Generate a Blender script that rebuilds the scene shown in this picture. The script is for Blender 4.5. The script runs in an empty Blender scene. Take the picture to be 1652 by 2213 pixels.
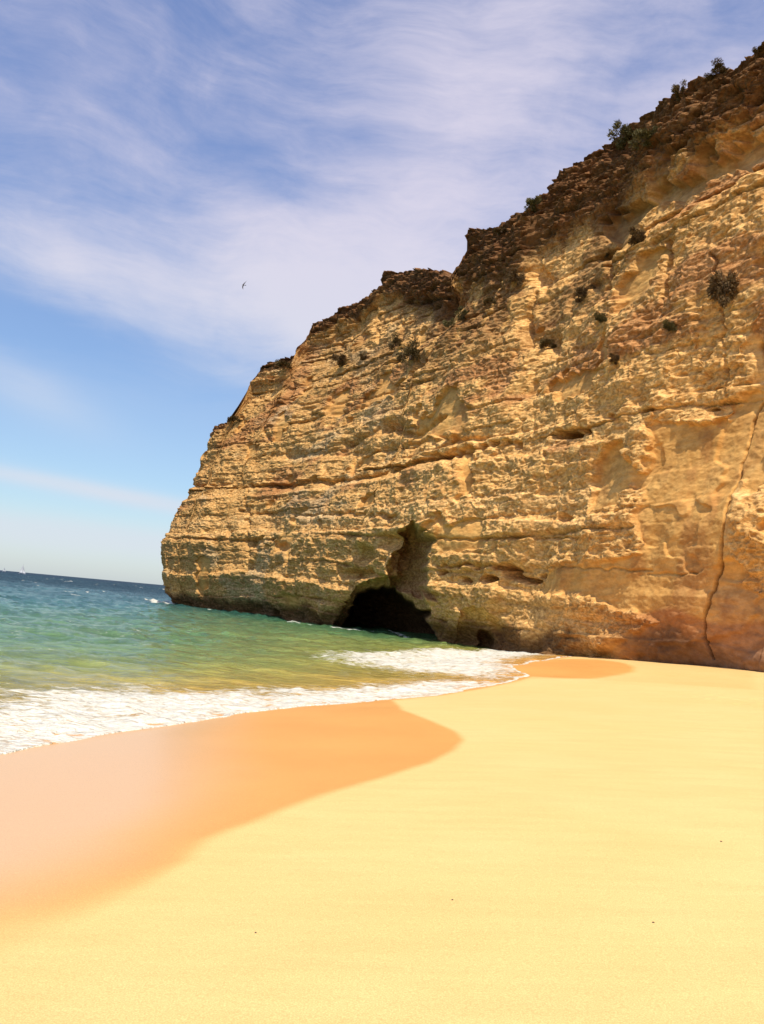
import bpy, math, random
import numpy as np
from mathutils import Vector, Matrix

random.seed(4); RNG = np.random.default_rng(11)
scene = bpy.context.scene
COL = scene.collection
# ------------------------------------------------------------------ camera
# measurements were taken on a 1652 x 2213 view of the photograph
PW, PH, FPX = 1652.0, 2213.0, 1887.0
EYE = 2.8; PITCH = math.radians(6.05); ROLL = math.radians(5.2)
cam = bpy.data.cameras.new('camera'); cam_o = bpy.data.objects.new('camera', cam)
COL.objects.link(cam_o); scene.camera = cam_o
cam.sensor_fit = 'VERTICAL'; cam.sensor_height = 36.0; cam.lens = 36.0 * FPX / PH
cam.clip_start = 0.1; cam.clip_end = 80000
CM = Matrix.Translation((0, 0, EYE)) @ Matrix.Rotation(math.pi/2 + PITCH, 4, 'X') @ Matrix.Rotation(ROLL, 4, 'Z')
cam_o.matrix_world = CM
R3 = np.array(CM.to_3x3())
scene.render.resolution_x = 764; scene.render.resolution_y = 1024

# ------------------------------------------------------------------ node helper
class S:
    """a shader socket with arithmetic"""
    def __init__(s, t, sock): s.t = t; s.k = sock
    def _m(s, op, *a, clamp=False):
        n = s.t.nodes.new('ShaderNodeMath'); n.operation = op; n.use_clamp = clamp
        for i, v in enumerate((s,) + a):
            if isinstance(v, S): s.t.links.new(v.k, n.inputs[i])
            else: n.inputs[i].default_value = v
        return S(s.t, n.outputs[0])
    def __add__(s, o): return s._m('ADD', o)
    def __radd__(s, o): return s._m('ADD', o)
    def __sub__(s, o): return s._m('SUBTRACT', o)
    def __mul__(s, o): return s._m('MULTIPLY', o)
    def __rmul__(s, o): return s._m('MULTIPLY', o)
    def __truediv__(s, o): return s._m('DIVIDE', o)
    def sat(s): return s._m('ADD', 0.0, clamp=True)
    def one_minus(s): return (s * -1.0) + 1.0
    def step(s, a, b):
        n = s.t.nodes.new('ShaderNodeMapRange'); n.interpolation_type = 'SMOOTHSTEP'
        s.t.links.new(s.k, n.inputs[0]); n.inputs[1].default_value = a; n.inputs[2].default_value = b
        if a > b:
            n.inputs[1].default_value = b; n.inputs[2].default_value = a
            n.inputs[3].default_value = 1; n.inputs[4].default_value = 0
        return S(s.t, n.outputs[0])
def mixc(t, f, a, b, mode='MIX'):
    n = t.nodes.new('ShaderNodeMix'); n.data_type = 'RGBA'; n.blend_type = mode; n.clamp_result = False
    for i, v in ((0, f), (6, a), (7, b)):
        if isinstance(v, S): t.links.new(v.k, n.inputs[i])
        elif i == 0: n.inputs[0].default_value = v
        else: n.inputs[i].default_value = (*v, 1)
    return S(t, n.outputs[2])
def noise(t, vec, scale, detail=4, rough=0.55, dist=0.0, out=0, lac=2.0):
    n = t.nodes.new('ShaderNodeTexNoise'); n.inputs['Scale'].default_value = scale
    n.inputs['Detail'].default_value = detail; n.inputs['Roughness'].default_value = rough
    n.inputs['Distortion'].default_value = dist; n.inputs['Lacunarity'].default_value = lac
    if vec is not None: t.links.new(vec.k, n.inputs['Vector'])
    return S(t, n.outputs[out])
def mapping(t, vec, scale=(1,1,1), rot=(0,0,0), loc=(0,0,0)):
    n = t.nodes.new('ShaderNodeMapping'); n.inputs['Scale'].default_value = scale
    n.inputs['Rotation'].default_value = rot; n.inputs['Location'].default_value = loc
    t.links.new(vec.k, n.inputs['Vector']); return S(t, n.outputs[0])
def combine(t, x, y, z=0.0):
    n = t.nodes.new('ShaderNodeCombineXYZ')
    for i, v in enumerate((x, y, z)):
        if isinstance(v, S): t.links.new(v.k, n.inputs[i])
        else: n.inputs[i].default_value = v
    return S(t, n.outputs[0])
def separate(t, v):
    n = t.nodes.new('ShaderNodeSeparateXYZ'); t.links.new(v.k, n.inputs[0])
    return [S(t, n.outputs[i]) for i in range(3)]
def gauss(u, v, cu, cv, su, sv, rot=0.0):
    du = u - cu; dv = v - cv
    if rot:
        c, s = math.cos(rot), math.sin(rot)
        du, dv = du * c + dv * s, dv * c - du * s
    q = (du / su); q = q * q; r = (dv / sv); r = r * r
    return ((q + r) * -1.0)._m('EXPONENT')

# ------------------------------------------------------------------ sun and sky
SUN_EL = math.radians(63); SUN_AZ = math.radians(171)      # compass style, from +Y clockwise: behind the camera
sdir = Vector((math.sin(SUN_AZ) * math.cos(SUN_EL), math.cos(SUN_AZ) * math.cos(SUN_EL), math.sin(SUN_EL)))
sl = bpy.data.lights.new('sun', 'SUN'); sl.energy = 5.0; sl.angle = math.radians(0.5); sl.color = (1.0, 0.93, 0.80)
so = bpy.data.objects.new('sun', sl); COL.objects.link(so); so.rotation_euler = sdir.to_track_quat('Z', 'Y').to_euler()

w = bpy.data.worlds.new('World'); scene.world = w; w.use_nodes = True
t = w.node_tree; t.nodes.clear()
sky = t.nodes.new('ShaderNodeTexSky'); sky.sky_type = 'NISHITA'; sky.sun_disc = False
sky.sun_elevation = SUN_EL; sky.sun_rotation = SUN_AZ; sky.ozone_density = 1.6; sky.dust_density = 0.6
tc = t.nodes.new('ShaderNodeTexCoord'); D = S(t, tc.outputs['Generated'])
dx, dy, dz = separate(t, D)
az = dx._m('ARCTAN2', dy)                      # radians, 0 = straight ahead
el = dz._m('ARCSINE')                          # radians
skyc = S(t, sky.outputs[0])
tint = mixc(t, el.step(0.03, 0.62), (1.20, 1.38, 1.54), (2.0, 1.85, 2.08))
skyc = mixc(t, 1.0, skyc, tint, 'MULTIPLY')
rad = math.radians
F2 = combine(t, az, el, 0.0)
fw = noise(t, mapping(t, F2, (1, 1, 1), (0, 0, 0), (4, 1, 0)), 2.5, 3, 0.5, 0, 1)          # gentle warping of the fibres
nw = t.nodes.new('ShaderNodeVectorMath'); nw.operation = 'MULTIPLY_ADD'; t.links.new(fw.k, nw.inputs[0]); nw.inputs[1].default_value = (.22, .16, 0); t.links.new(F2.k, nw.inputs[2])
F3 = S(t, nw.outputs[0])
fb1 = noise(t, mapping(t, F3, (3.2, 15, 1), (0, 0, rad(18))), 1.0, 8, 0.66, 0.2)
fb2 = noise(t, mapping(t, F3, (9, 38, 1), (0, 0, rad(22)), (2, 5, 0)), 1.0, 7, 0.62, 0.2)
pf = noise(t, mapping(t, F3, (5, 8, 1), (0, 0, 0), (1, 8, 0)), 1.0, 8, 0.62, 0.3)
g = gauss(az, el, rad(-1), rad(21), rad(14), rad(6.5), rad(-10)) * 0.62
g = g + gauss(az, el, rad(-20), rad(18.5), rad(11), rad(2.0), rad(-12)) * 0.42
g = g + gauss(az, el, rad(-4), rad(17.2), rad(9), rad(2.4), rad(-16)) * 0.45
g = g + gauss(az, el, rad(4), rad(33), rad(9), rad(7)) * 0.36
g = g + gauss(az, el, rad(18), rad(30), rad(12), rad(9)) * 0.18
g = g - gauss(az, el, rad(-15), rad(27.5), rad(7), rad(4.5), rad(0)) * 0.16
g = g - gauss(az, el, rad(-9.5), rad(26), rad(3.2), rad(1.6), rad(-15)) * 0.20
g = g - gauss(az, el, rad(12), rad(24), rad(6), rad(4)) * 0.12
g = g - gauss(az, el, rad(-20), rad(14), rad(9), rad(2.2), rad(-10)) * 0.40
streak = gauss(az, el, rad(-18), rad(5.4), rad(13), rad(0.6), rad(-4)) * 0.60
streak = streak + gauss(az, el, rad(-23), rad(11.0), rad(5), rad(1.5), rad(-18)) * 0.30
streak = streak + gauss(az, el, rad(-18), rad(2.6), rad(20), rad(1.2)) * 0.45
streak = streak + gauss(az, el, rad(-9), rad(13.6), rad(5), rad(0.7), rad(-8)) * 0.22
cl = (g + (fb1 - 0.5) * 0.85 + (fb2 - 0.5) * 0.45 + (pf - 0.5) * 0.75 + 0.10) * el.step(0.16, 0.30)
cl = cl + streak * (0.35 + fb1 * 1.3) + el.step(0.10, -0.02) * 0.32
cl = cl.step(-0.22, 0.88) * 0.94
cloudcol = mixc(t, el.step(0.1, 0.5), (7.7, 8.2, 9.2), (8.2, 7.7, 9.1))
skyc = mixc(t, cl, skyc, cloudcol)
bg = t.nodes.new('ShaderNodeBackground'); bg.inputs[1].default_value = 0.092
t.links.new(skyc.k, bg.inputs[0])
wo = t.nodes.new('ShaderNodeOutputWorld'); t.links.new(bg.outputs[0], wo.inputs[0])

scene.view_settings.view_transform = 'Standard'; scene.view_settings.look = 'None'
scene.view_settings.exposure = 0.0; scene.view_settings.gamma = 1.0
scene.render.engine = 'CYCLES'

# ------------------------------------------------------------------ numeric helpers
LAT = RNG.random((64, 64, 64)).astype(np.float32)
def vn(x, y, z=0.0):
    """value noise in -1..1"""
    x, y, z = np.broadcast_arrays(np.asarray(x, np.float32), np.asarray(y, np.float32), np.asarray(z, np.float32))
    xi = np.floor(x).astype(np.int32); yi = np.floor(y).astype(np.int32); zi = np.floor(z).astype(np.int32)
    fx = x - xi; fy = y - yi; fz = z - zi
    fx = fx*fx*(3-2*fx); fy = fy*fy*(3-2*fy); fz = fz*fz*(3-2*fz)
    x0 = xi & 63; x1 = (xi+1) & 63; y0 = yi & 63; y1 = (yi+1) & 63; z0 = zi & 63; z1 = (zi+1) & 63
    a = LAT[x0, y0, z0]*(1-fx) + LAT[x1, y0, z0]*fx; b = LAT[x0, y1, z0]*(1-fx) + LAT[x1, y1, z0]*fx
    c = LAT[x0, y0, z1]*(1-fx) + LAT[x1, y0, z1]*fx; d = LAT[x0, y1, z1]*(1-fx) + LAT[x1, y1, z1]*fx
    a = a*(1-fy) + b*fy; c = c*(1-fy) + d*fy
    return (a*(1-fz) + c*fz) * 2 - 1
def fbm(x, y, z, octs=4, gain=0.5, lac=2.03):
    r = 0; a = 1.0; tot = 0
    for i in range(octs):
        r = r + a * vn(x + i*17.3, y + i*9.1, z + i*31.7); tot += a
        a *= gain; x = x*lac; y = y*lac; z = z*lac
    return r / tot
def sst(x, a, b):
    u = np.clip((x - a) / (b - a), 0, 1); return u*u*(3-2*u)
def project(X, Y, Z):
    v = np.stack([X, Y, Z - EYE], -1) @ R3          # camera space (R^T v)
    d = np.maximum(-v[..., 2], 1e-3)
    return PW/2 + FPX*v[..., 0]/d, PH/2 - FPX*v[..., 1]/d, -v[..., 2]
def ray(px, py):
    v = np.array([(px - PW/2)/FPX, -(py - PH/2)/FPX, -1.0]); v = R3 @ v
    return v / np.linalg.norm(v)
def on_plane(px, py, z):
    v = ray(px, py); k = (z - EYE) / v[2]; return np.array([v[0]*k, v[1]*k])
def sd_poly(x, y, poly):
    """signed distance, positive inside"""
    d = np.full(x.shape, 1e9, np.float32); ins = np.zeros(x.shape, bool)
    n = len(poly)
    for i in range(n):
        ax, ay = poly[i]; bx, by = poly[(i+1) % n]
        ex, ey = bx-ax, by-ay
        k = np.clip(((x-ax)*ex + (y-ay)*ey) / (ex*ex + ey*ey + 1e-9), 0, 1)
        d = np.minimum(d, np.hypot(x-ax-k*ex, y-ay-k*ey))
        c = ((ay > y) != (by > y)) & (x < (bx-ax)*(y-ay)/((by-ay) if by != ay else 1e-9) + ax)
        ins ^= c
    return np.where(ins, d, -d)
def sd_line(x, y, pts):
    """unsigned distance to an open polyline, and the parameter along it 0..1"""
    d = np.full(x.shape, 1e9, np.float32); k0 = np.zeros(x.shape, np.float32); m = len(pts)-1
    for i in range(m):
        ax, ay = pts[i]; bx, by = pts[i+1]; ex, ey = bx-ax, by-ay
        k = np.clip(((x-ax)*ex + (y-ay)*ey) / (ex*ex + ey*ey + 1e-9), 0, 1)
        q = np.hypot(x-ax-k*ex, y-ay-k*ey); s = q < d
        d = np.where(s, q, d); k0 = np.where(s, (i+k)/m, k0)
    return d, k0
def lerp3(a, b, f): return a + (np.asarray(b, np.float32) - a) * f[..., None]
def grid_mesh(name, X, Y, Z, mat, attrs=None, colors=None, smooth=True, flip=False, mask=None):
    nr, nc = X.shape; n = nr*nc
    co = np.empty((n, 3), np.float32); co[:, 0] = X.ravel(); co[:, 1] = Y.ravel(); co[:, 2] = Z.ravel()
    i = np.arange(n).reshape(nr, nc)
    q = np.stack([i[:-1, :-1], i[:-1, 1:], i[1:, 1:], i[1:, :-1]], -1).reshape(-1, 4)
    if mask is not None: q = q[mask[:-1, :-1].ravel()]
    if flip: q = q[:, ::-1]
    me = bpy.data.meshes.new(name)
    me.vertices.add(n); me.vertices.foreach_set('co', co.ravel())
    me.loops.add(q.size); me.loops.foreach_set('vertex_index', q.ravel().astype(np.int32))
    me.polygons.add(len(q)); me.polygons.foreach_set('loop_start', np.arange(0, q.size, 4, dtype=np.int32))
    me.polygons.foreach_set('loop_total', np.full(len(q), 4, np.int32))
    me.update(calc_edges=True)
    if smooth: me.polygons.foreach_set('use_smooth', np.ones(len(q), bool))
    for k, v in (attrs or {}).items():
        a = me.attributes.new(k, 'FLOAT', 'POINT'); a.data.foreach_set('value', v.astype(np.float32).ravel())
    for k, v in (colors or {}).items():
        a = me.attributes.new(k, 'FLOAT_COLOR', 'POINT')
        c = np.ones((n, 4), np.float32); c[:, :3] = v.reshape(-1, 3); a.data.foreach_set('color', c.ravel())
    o = bpy.data.objects.new(name, me); COL.objects.link(o); me.materials.append(mat); return o
def new_mat(name):
    m = bpy.data.materials.new(name); m.use_nodes = True; tt = m.node_tree
    return m, tt, tt.nodes['Principled BSDF']
def attr(tt, name, out='Fac'):
    n = tt.nodes.new('ShaderNodeAttribute'); n.attribute_name = name; return S(tt, n.outputs[out])
def bump(tt, h, strength, dist, normal=None):
    n = tt.nodes.new('ShaderNodeBump'); n.inputs['Strength'].default_value = strength
    n.inputs['Distance'].default_value = dist; tt.links.new(h.k, n.inputs['Height'])
    if normal is not None: tt.links.new(normal.k, n.inputs['Normal'])
    return S(tt, n.outputs[0])
def objco(tt):
    n = tt.nodes.new('ShaderNodeTexCoord'); return S(tt, n.outputs['Object'])
def tag(o, label=None, cat=None, group=None, kind=None):
    if label: o['label'] = label
    if cat: o['category'] = cat
    if group: o['group'] = group
    if kind: o['kind'] = kind

# ------------------------------------------------------------------ cliff: plan of its foot
FOOT = [(363, 126), (426, 122), (545, 112), (621, 104), (748, 90), (850, 81), (935, 74), (1100, 66), (1275, 57), (1400, 52), (1652, 45)]
pts = [(46, -60), (41, -30), (36, -8), (31, 12), (26.5, 26), (23, 36)]
for px, Dd in FOOT[::-1]: pts.append(((px - PW/2)/FPX*Dd, float(Dd)))
pts[-1] = (-29.2, 126.0)
pts += [(-30.6, 130.5), (-29.6, 136), (-26, 142), (-15, 149), (10, 160), (60, 178)]
pts = np.array(pts)
def catmull(p, m=60):
    out = []
    q = np.vstack([2*p[0]-p[1], p, 2*p[-1]-p[-2]])
    for i in range(1, len(q)-2):
        u = np.linspace(0, 1, m, endpoint=False)[:, None]
        out.append(0.5*((2*q[i]) + (-q[i-1]+q[i+1])*u + (2*q[i-1]-5*q[i]+4*q[i+1]-q[i+2])*u**2 + (-q[i-1]+3*q[i]-3*q[i+1]+q[i+2])*u**3))
    out.append(p[-1:]); return np.vstack(out)
cur = catmull(pts)
ds = np.r_[0, np.cumsum(np.hypot(*np.diff(cur, axis=0).T))]
# resample: fine where the wall is in view, finest per picture pixel
fpx, _, _ = project(cur[:, 0], cur[:, 1], np.zeros(len(cur)))
fpx = np.where(cur[:, 1] > 5, fpx, 9999)
dens = np.zeros(len(cur))
vis = (fpx < 1900) & (fpx > 330)
dpx = np.abs(np.gradient(np.clip(fpx, 0, 3000)))
dens[vis] = np.maximum(dpx[vis] / 1.0, 0.0) 
dens += np.gradient(ds) * 1.6
tipm = (cur[:, 0] < -20) & (cur[:, 1] > 115)
dens += np.gradient(ds) * np.where(tipm, 6.0, 0)
cd = np.cumsum(dens); NC = int(1750); sel = np.linspace(cd[0], cd[-1], NC)
CS = np.interp(sel, cd, ds); CX = np.interp(CS, ds, cur[:, 0]); CY = np.interp(CS, ds, cur[:, 1])
us = np.arange(0, ds[-1], 0.5); ux = np.interp(us, ds, cur[:, 0]); uy = np.interp(us, ds, cur[:, 1])
tx = np.gradient(ux); ty = np.gradient(uy)
ker = np.exp(-0.5*(np.arange(-12, 13)/5.0)**2); ker /= ker.sum()
def sm(a, k=ker): return np.convolve(np.pad(a, len(k)//2, mode='edge'), k, mode='valid')
tx = sm(tx); ty = sm(ty); ln = np.hypot(tx, ty)
NX = np.interp(CS, us, -ty/ln); NY = np.interp(CS, us, tx/ln)
LZ = [-6, 0, 2, 4.0, 6.5, 9, 13.4, 18.7, 21.7, 26, 30, 36, 46, 60]; LB = [0.4, 0.1, -0.3, -0.9, -1.0, -0.9, 0.7, 2.6, 3.4, 5.0, 6.8, 9.6, 14, 20]
SKY = [(380, 1130), (400, 1050), (420, 1000), (436, 950), (450, 930), (510, 903), (530, 885), (557, 838), (563, 808), (600, 790), (650, 775), (665, 750), (690, 705), (720, 695),
       (741, 690), (746, 672), (800, 658), (806, 640), (846, 622), (852, 597), (880, 597), (915, 590), (960, 590), (992, 600), (1002, 606), (1010, 570), (1028, 535), (1040, 505),
       (1090, 490), (1130, 460), (1200, 415), (1225, 380), (1290, 345), (1340, 305), (1390, 268), (1430, 235), (1470, 205), (1530, 165), (1600, 125), (1652, 78), (1750, -20), (2200, -500)]
skx = [p[0] for p in SKY]; sky_y = [p[1] for p in SKY]
zsmp = np.linspace(15, 58, 700)
LEAN = np.interp(project(CX, CY, np.zeros(NC))[0], [363, 520, 750, 1100, 1652], [1, .95, .85, .68, .5]); LEAN = np.where(CY > 40, LEAN, .5)
ztop = np.full(NC, 35.0)
for i in range(NC):
    b = np.interp(zsmp, LZ, LB)*LEAN[i]
    bx, by, _ = project(CX[i]-NX[i]*b, CY[i]-NY[i]*b, zsmp)
    sk = np.interp(bx, skx, sky_y) + np.interp(bx, [980, 1100, 1652], [0, 12, 30])
    k = np.argmax(by < sk)
    ztop[i] = zsmp[k] if by[k] < sk[k] else 44
fpc, _, _ = project(CX, CY, np.zeros(NC)); front = CY > 40
i0 = np.argmax(front); ztop[:i0] = ztop[i0]                     # beside and behind the camera
off = (fpc > 1700) & front; last = np.where(off)[0].max() if off.any() else i0
ztop[:last] = np.minimum(ztop[:last], ztop[last] + 2)
it = np.where(front & (fpc > 395) & (np.arange(NC) < np.argmin(CX)))[0].max()                     # beyond here the headland turns away
ztop[it:] = np.clip(ztop[it-8:it].mean(), 24, 27.2) - 3*sst(np.arange(NC-it)/(NC-it), 0.1, 0.6)
print('TIP', it, ztop[it-40:it+3:10], fpc[it])

gk = np.exp(-0.5*(np.arange(-24, 25)/1.8)**2); gk /= gk.sum()
ztop = np.minimum(sm(ztop, gk), ztop + 1.5)
# rows: the face, then the rim and plateau
NF = 860
fr = np.linspace(0, 1, NF)
ZB = -5 + (ztop[None, :] + 5) * fr[:, None]
LBm = np.interp(ZB, LZ, LB)*LEAN[None]
BX3 = CX[None] - NX[None]*LBm; BY3 = CY[None] - NY[None]*LBm
QX, QY, QD = project(BX3, BY3, ZB)                              # where the plain wall would be seen: used to find places on it
SS = np.broadcast_to(CS[None], ZB.shape).astype(np.float32)
X = BX3.astype(np.float32); Y = BY3.astype(np.float32); Z = ZB.astype(np.float32)
inview = (Y > 30)

# --- relief of the rock, metres outwards
zw = Z + 0.7*vn(SS/14, Z/9, 3.1) + 0.25*vn(SS/3.5, Z/3, 8.2)
big = 1.5*fbm(SS/16, Z/26, 1.7, 3) + 1.3*fbm(SS/5 + Z/11, Z/9, 4.4, 3)
# diagonal flutes of the seaward part
seaw = sst(SS, CS[np.argmin(np.abs(fpc-950))], CS[np.argmin(np.abs(fpc-750))])
big += seaw * 0.8*(1-np.abs(vn(SS/3.6 + Z/6.5, Z/15, 6.6)))**1.5 - 0.3*seaw
# ledges: saw-tooth beds, each thickening outward then cut back
def beds(zv, th, seed):
    q = zv/th; k = np.floor(q); f = q - k
    h = LAT[(k.astype(np.int32)*7+seed) & 63, 5, (k.astype(np.int32)*3+seed) & 63]
    h2 = LAT[((k+1).astype(np.int32)*7+seed) & 63, 5, ((k+1).astype(np.int32)*3+seed) & 63]
    e = sst(f, 0.80, 1.0)
    return h*(1-e) + h2*e + 0.35*f*(1-e)
lat_mod = 0.55 + 0.45*vn(SS/11, Z/4, 15.5)
strata = (beds(zw, 2.6, 3)-0.6)*0.75*lat_mod + (beds(zw, 0.95, 9)-0.6)*0.32*(0.5+0.5*vn(SS/6, Z/2, 12.5)+0.2)
k1 = fbm(X/2.4, Y/2.4, Z/1.7, 3, 0.55)
k2 = 1 - 2*np.abs(fbm(X/0.8+5, Y/0.8, Z/0.5, 3, 0.62))
k3 = fbm(X/0.33+50, Y/0.33, Z/0.22, 3, 0.6)
# weathered skin (rough) against fresh fallen faces (smooth)
SMOOTH = [(1395, 925), (1500, 910), (1598, 925), (1600, 990), (1562, 1165), (1560, 1250), (1652, 1300), (1800, 1300), (1800, 1500), (1230, 1440),
          (1330, 1380), (1400, 1340), (1290, 1300), (1170, 1290), (1150, 1240), (1250, 1215), (1370, 1200), (1395, 1130), (1385, 1050)]
BAND = [(1290, 512), (1330, 470), (1390, 425), (1480, 385), (1560, 330), (1660, 270), (1800, 180), (1800, 290), (1652, 350), (1560, 385), (1470, 432), (1400, 475), (1330, 530)]
wqx = QX + 16*vn(SS/1.6, Z/1.6, 40.) + 7*vn(SS/0.5, Z/0.5, 41.); wqy = QY + 16*vn(SS/1.6, Z/1.6, 44.) + 7*vn(SS/0.5, Z/0.5, 46.)
sdS = np.where(inview, sd_poly(wqx, wqy, SMOOTH), -500.)
sdB = np.where(inview, sd_poly(wqx, wqy, BAND), -500.)
pn = fbm(SS/5.5, Z/4.5, 60.3, 4, 0.55)
bias = np.interp(QX, [900, 1150, 1500], [-0.12, -0.05, 0.03]) + np.where(QY > 800, 0.0, -0.08)
patch = sst(pn + bias, 0.17, 0.21)
smooth_m = np.clip(np.maximum(np.maximum(sst(sdS, -4, 5), sst(sdB, -4, 4)), patch), 0, 1)
CRK = [(1645, 740), (1636, 860), (1606, 920), (1590, 1010), (1575, 1100), (1562, 1170), (1548, 1230), (1528, 1290), (1512, 1340), (1522, 1420)]
ncr, _ = sd_line(QX, QY, CRK); ncr = np.where(inview, ncr, 999.)
smooth_m = np.maximum(smooth_m, 0.9*np.exp(-(ncr/20)**2))
rough_m = 1 - 0.93*smooth_m
crum = 0.5 + 0.5*vn(SS/7, Z/3, 70.1)
rel = big + strata*(0.35 + 0.65*rough_m) + rough_m*(0.50*k1 + (0.13+0.17*crum)*k2 + 0.09*k3) + smooth_m*(0.10*k1 + 0.03*k2 + 0.03*k3)
rel -= 0.38*patch + 0.20*smooth_m*(1-patch)
# long bedding lines, cut back under harder beds
zl = Z + 0.7*vn(SS/28, 0.0, 3.3) + 0.34*vn(SS/5, Z/5, 9.4) + 0.13*vn(SS/1.2, Z/1.0, 2.4) + 0.06*vn(SS/0.4, Z/0.4, 5.4)
zt_ = np.linspace(-6, 60, 6601); cutz = np.zeros_like(zt_); pigz = np.zeros_like(zt_); hardz = np.zeros_like(zt_)
rz = random.Random(5); q_ = 2.4
while q_ < 45:
    wd_ = rz.uniform(0.07, 0.17); dp_ = rz.choice([0.18, 0.3, 0.5, 0.75])
    cutz += dp_*np.exp(-((zt_-q_)/wd_)**2) + 0.35*dp_*np.exp(-np.maximum(q_-zt_, 0)/0.45)*(zt_ < q_)
    hardz += 0.3*dp_*np.exp(-np.maximum(zt_-q_, 0)/0.5)*(zt_ >= q_)
    pigz += dp_*1.3*np.exp(-((zt_-q_+0.08)/(wd_*1.8))**2)
    q_ += rz.uniform(0.75, 2.2)
lm = np.clip(np.interp(QX, [700, 1100], [0.5, 0.36]) + 0.75*vn(SS/9, Z/1.3, 61.5) + 0.5*vn(SS/2.2, Z/1.0, 64.), 0.0, 1.1)*np.interp(QX, [900, 1300], [0.9, 0.7])
rel += (np.interp(zl, zt_, hardz - cutz))*lm*(0.15 + 0.70*rough_m)
BEDPIG = np.clip(np.interp(zl, zt_, pigz)*lm, 0, 1)
# crumbly overhanging cap rock
capd = ztop[None] - Z
cap = sst(capd, 8.5, 5.0) 
cap = np.where(QX > 980, cap, sst(capd, 4.2, 2.6)*np.interp(QX, [450, 700], [.25, 1]))
rel += cap*(0.8*np.abs(fbm(SS/2.2, Z/1.0, 80.2, 4, 0.6)) + 1.1*(beds(zw + 0.25*k1, 1.1, 21)-0.6) + 0.35*k2) + 0.9*cap - 0.9*sst(sdB, -3, 5)
# grooves, holes, cracks on the face
def groove(pts_, wid, depth, warp=3.0):
    d_, k_ = sd_line(QX + warp*vn(SS/0.7, Z/0.7, 90.) + 0.6*warp*vn(SS/0.25, Z/0.25, 93.), QY + warp*vn(SS/0.7, Z/0.7, 91.), pts_)
    d_ = np.where(inview, d_, 999.)
    return -depth*np.exp(-(d_/wid)**2), d_
cr, dcr = groove([(1645, 740), (1636, 860), (1606, 920), (1590, 1010), (1575, 1100), (1562, 1170), (1548, 1230), (1528, 1290), (1512, 1340), (1522, 1420)], 1.6, 2.0, 2.4)
rel += cr
CRACK = np.exp(-(dcr/1.6)**2)
for ptsg, wd, dp in [([(545, 1052), (620, 1050), (700, 1042), (800, 1028), (900, 1008), (935, 994)], 5, 0.9),
                     ([(390, 1050), (470, 1052), (545, 1050)], 3.5, 0.5),
                     ([(640, 1115), (760, 1112), (860, 1118)], 4, 0.5), ([(520, 1108), (600, 1112)], 3, .4),
                     ([(600, 985), (680, 980), (800, 975), (930, 955), (1060, 950)], 7, 0.5),
                     ([(735, 960), (820, 925), (900, 940), (960, 905)], 6, 0.6),
                     ([(940, 1165), (1060, 1166), (1250, 1160)], 2.6, 0.35),
                     ([(1140, 1224), (1300, 1228), (1390, 1232)], 2.2, 0.18), ([(1380, 1238), (1500, 1240)], 2.0, 0.15),
                     ([(945, 1222), (1030, 1224), (1100, 1226)], 3, 0.45),
                     ([(1565, 620), (1570, 700), (1572, 760), (1560, 830)], 2.0, 0.3), ([(1560, 560), (1572, 600)], 5, 0.4),
                     ([(1462, 520), (1455, 580), (1448, 640)], 6, 0.8), ([(1440, 650), (1438, 700)], 3, 0.5),
                     ([(540, 1050), (536, 1120), (540, 1190), (530, 1260)], 3.5, 0.6),
                     ([(640, 830), (620, 870), (600, 880)], 4, 0.6), ([(575, 930), (590, 960), (575, 985)], 3, 0.5),
                     ([(1110, 540), (1085, 620), (1050, 680), (1040, 720)], 7, 0.8), ([(990, 640), (960, 700), (930, 780), (905, 800)], 8, 0.9),
                     ([(1160, 640), (1140, 700), (1150, 740)], 6, 0.7), ([(865, 700), (858, 740)], 5, .6),
                     ([(730, 700), (728, 760)], 4, .6), ([(815, 670), (812, 740)], 3, .5), ([(870, 655), (930, 650), (985, 652)], 4, .8),
                     ([(600, 875), (720, 872), (850, 840), (920, 825)], 2.2, .3), ([(1000, 560), (1060, 545)], 4, .8),
                     ([(1240, 640), (1235, 690)], 4, .5), ([(1330, 560), (1325, 620)], 5, .6), ([(940, 1040), (935, 1110)], 3, .3)]:
    gr, _ = groove(ptsg, wd, dp, 4.0); rel += gr
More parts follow.
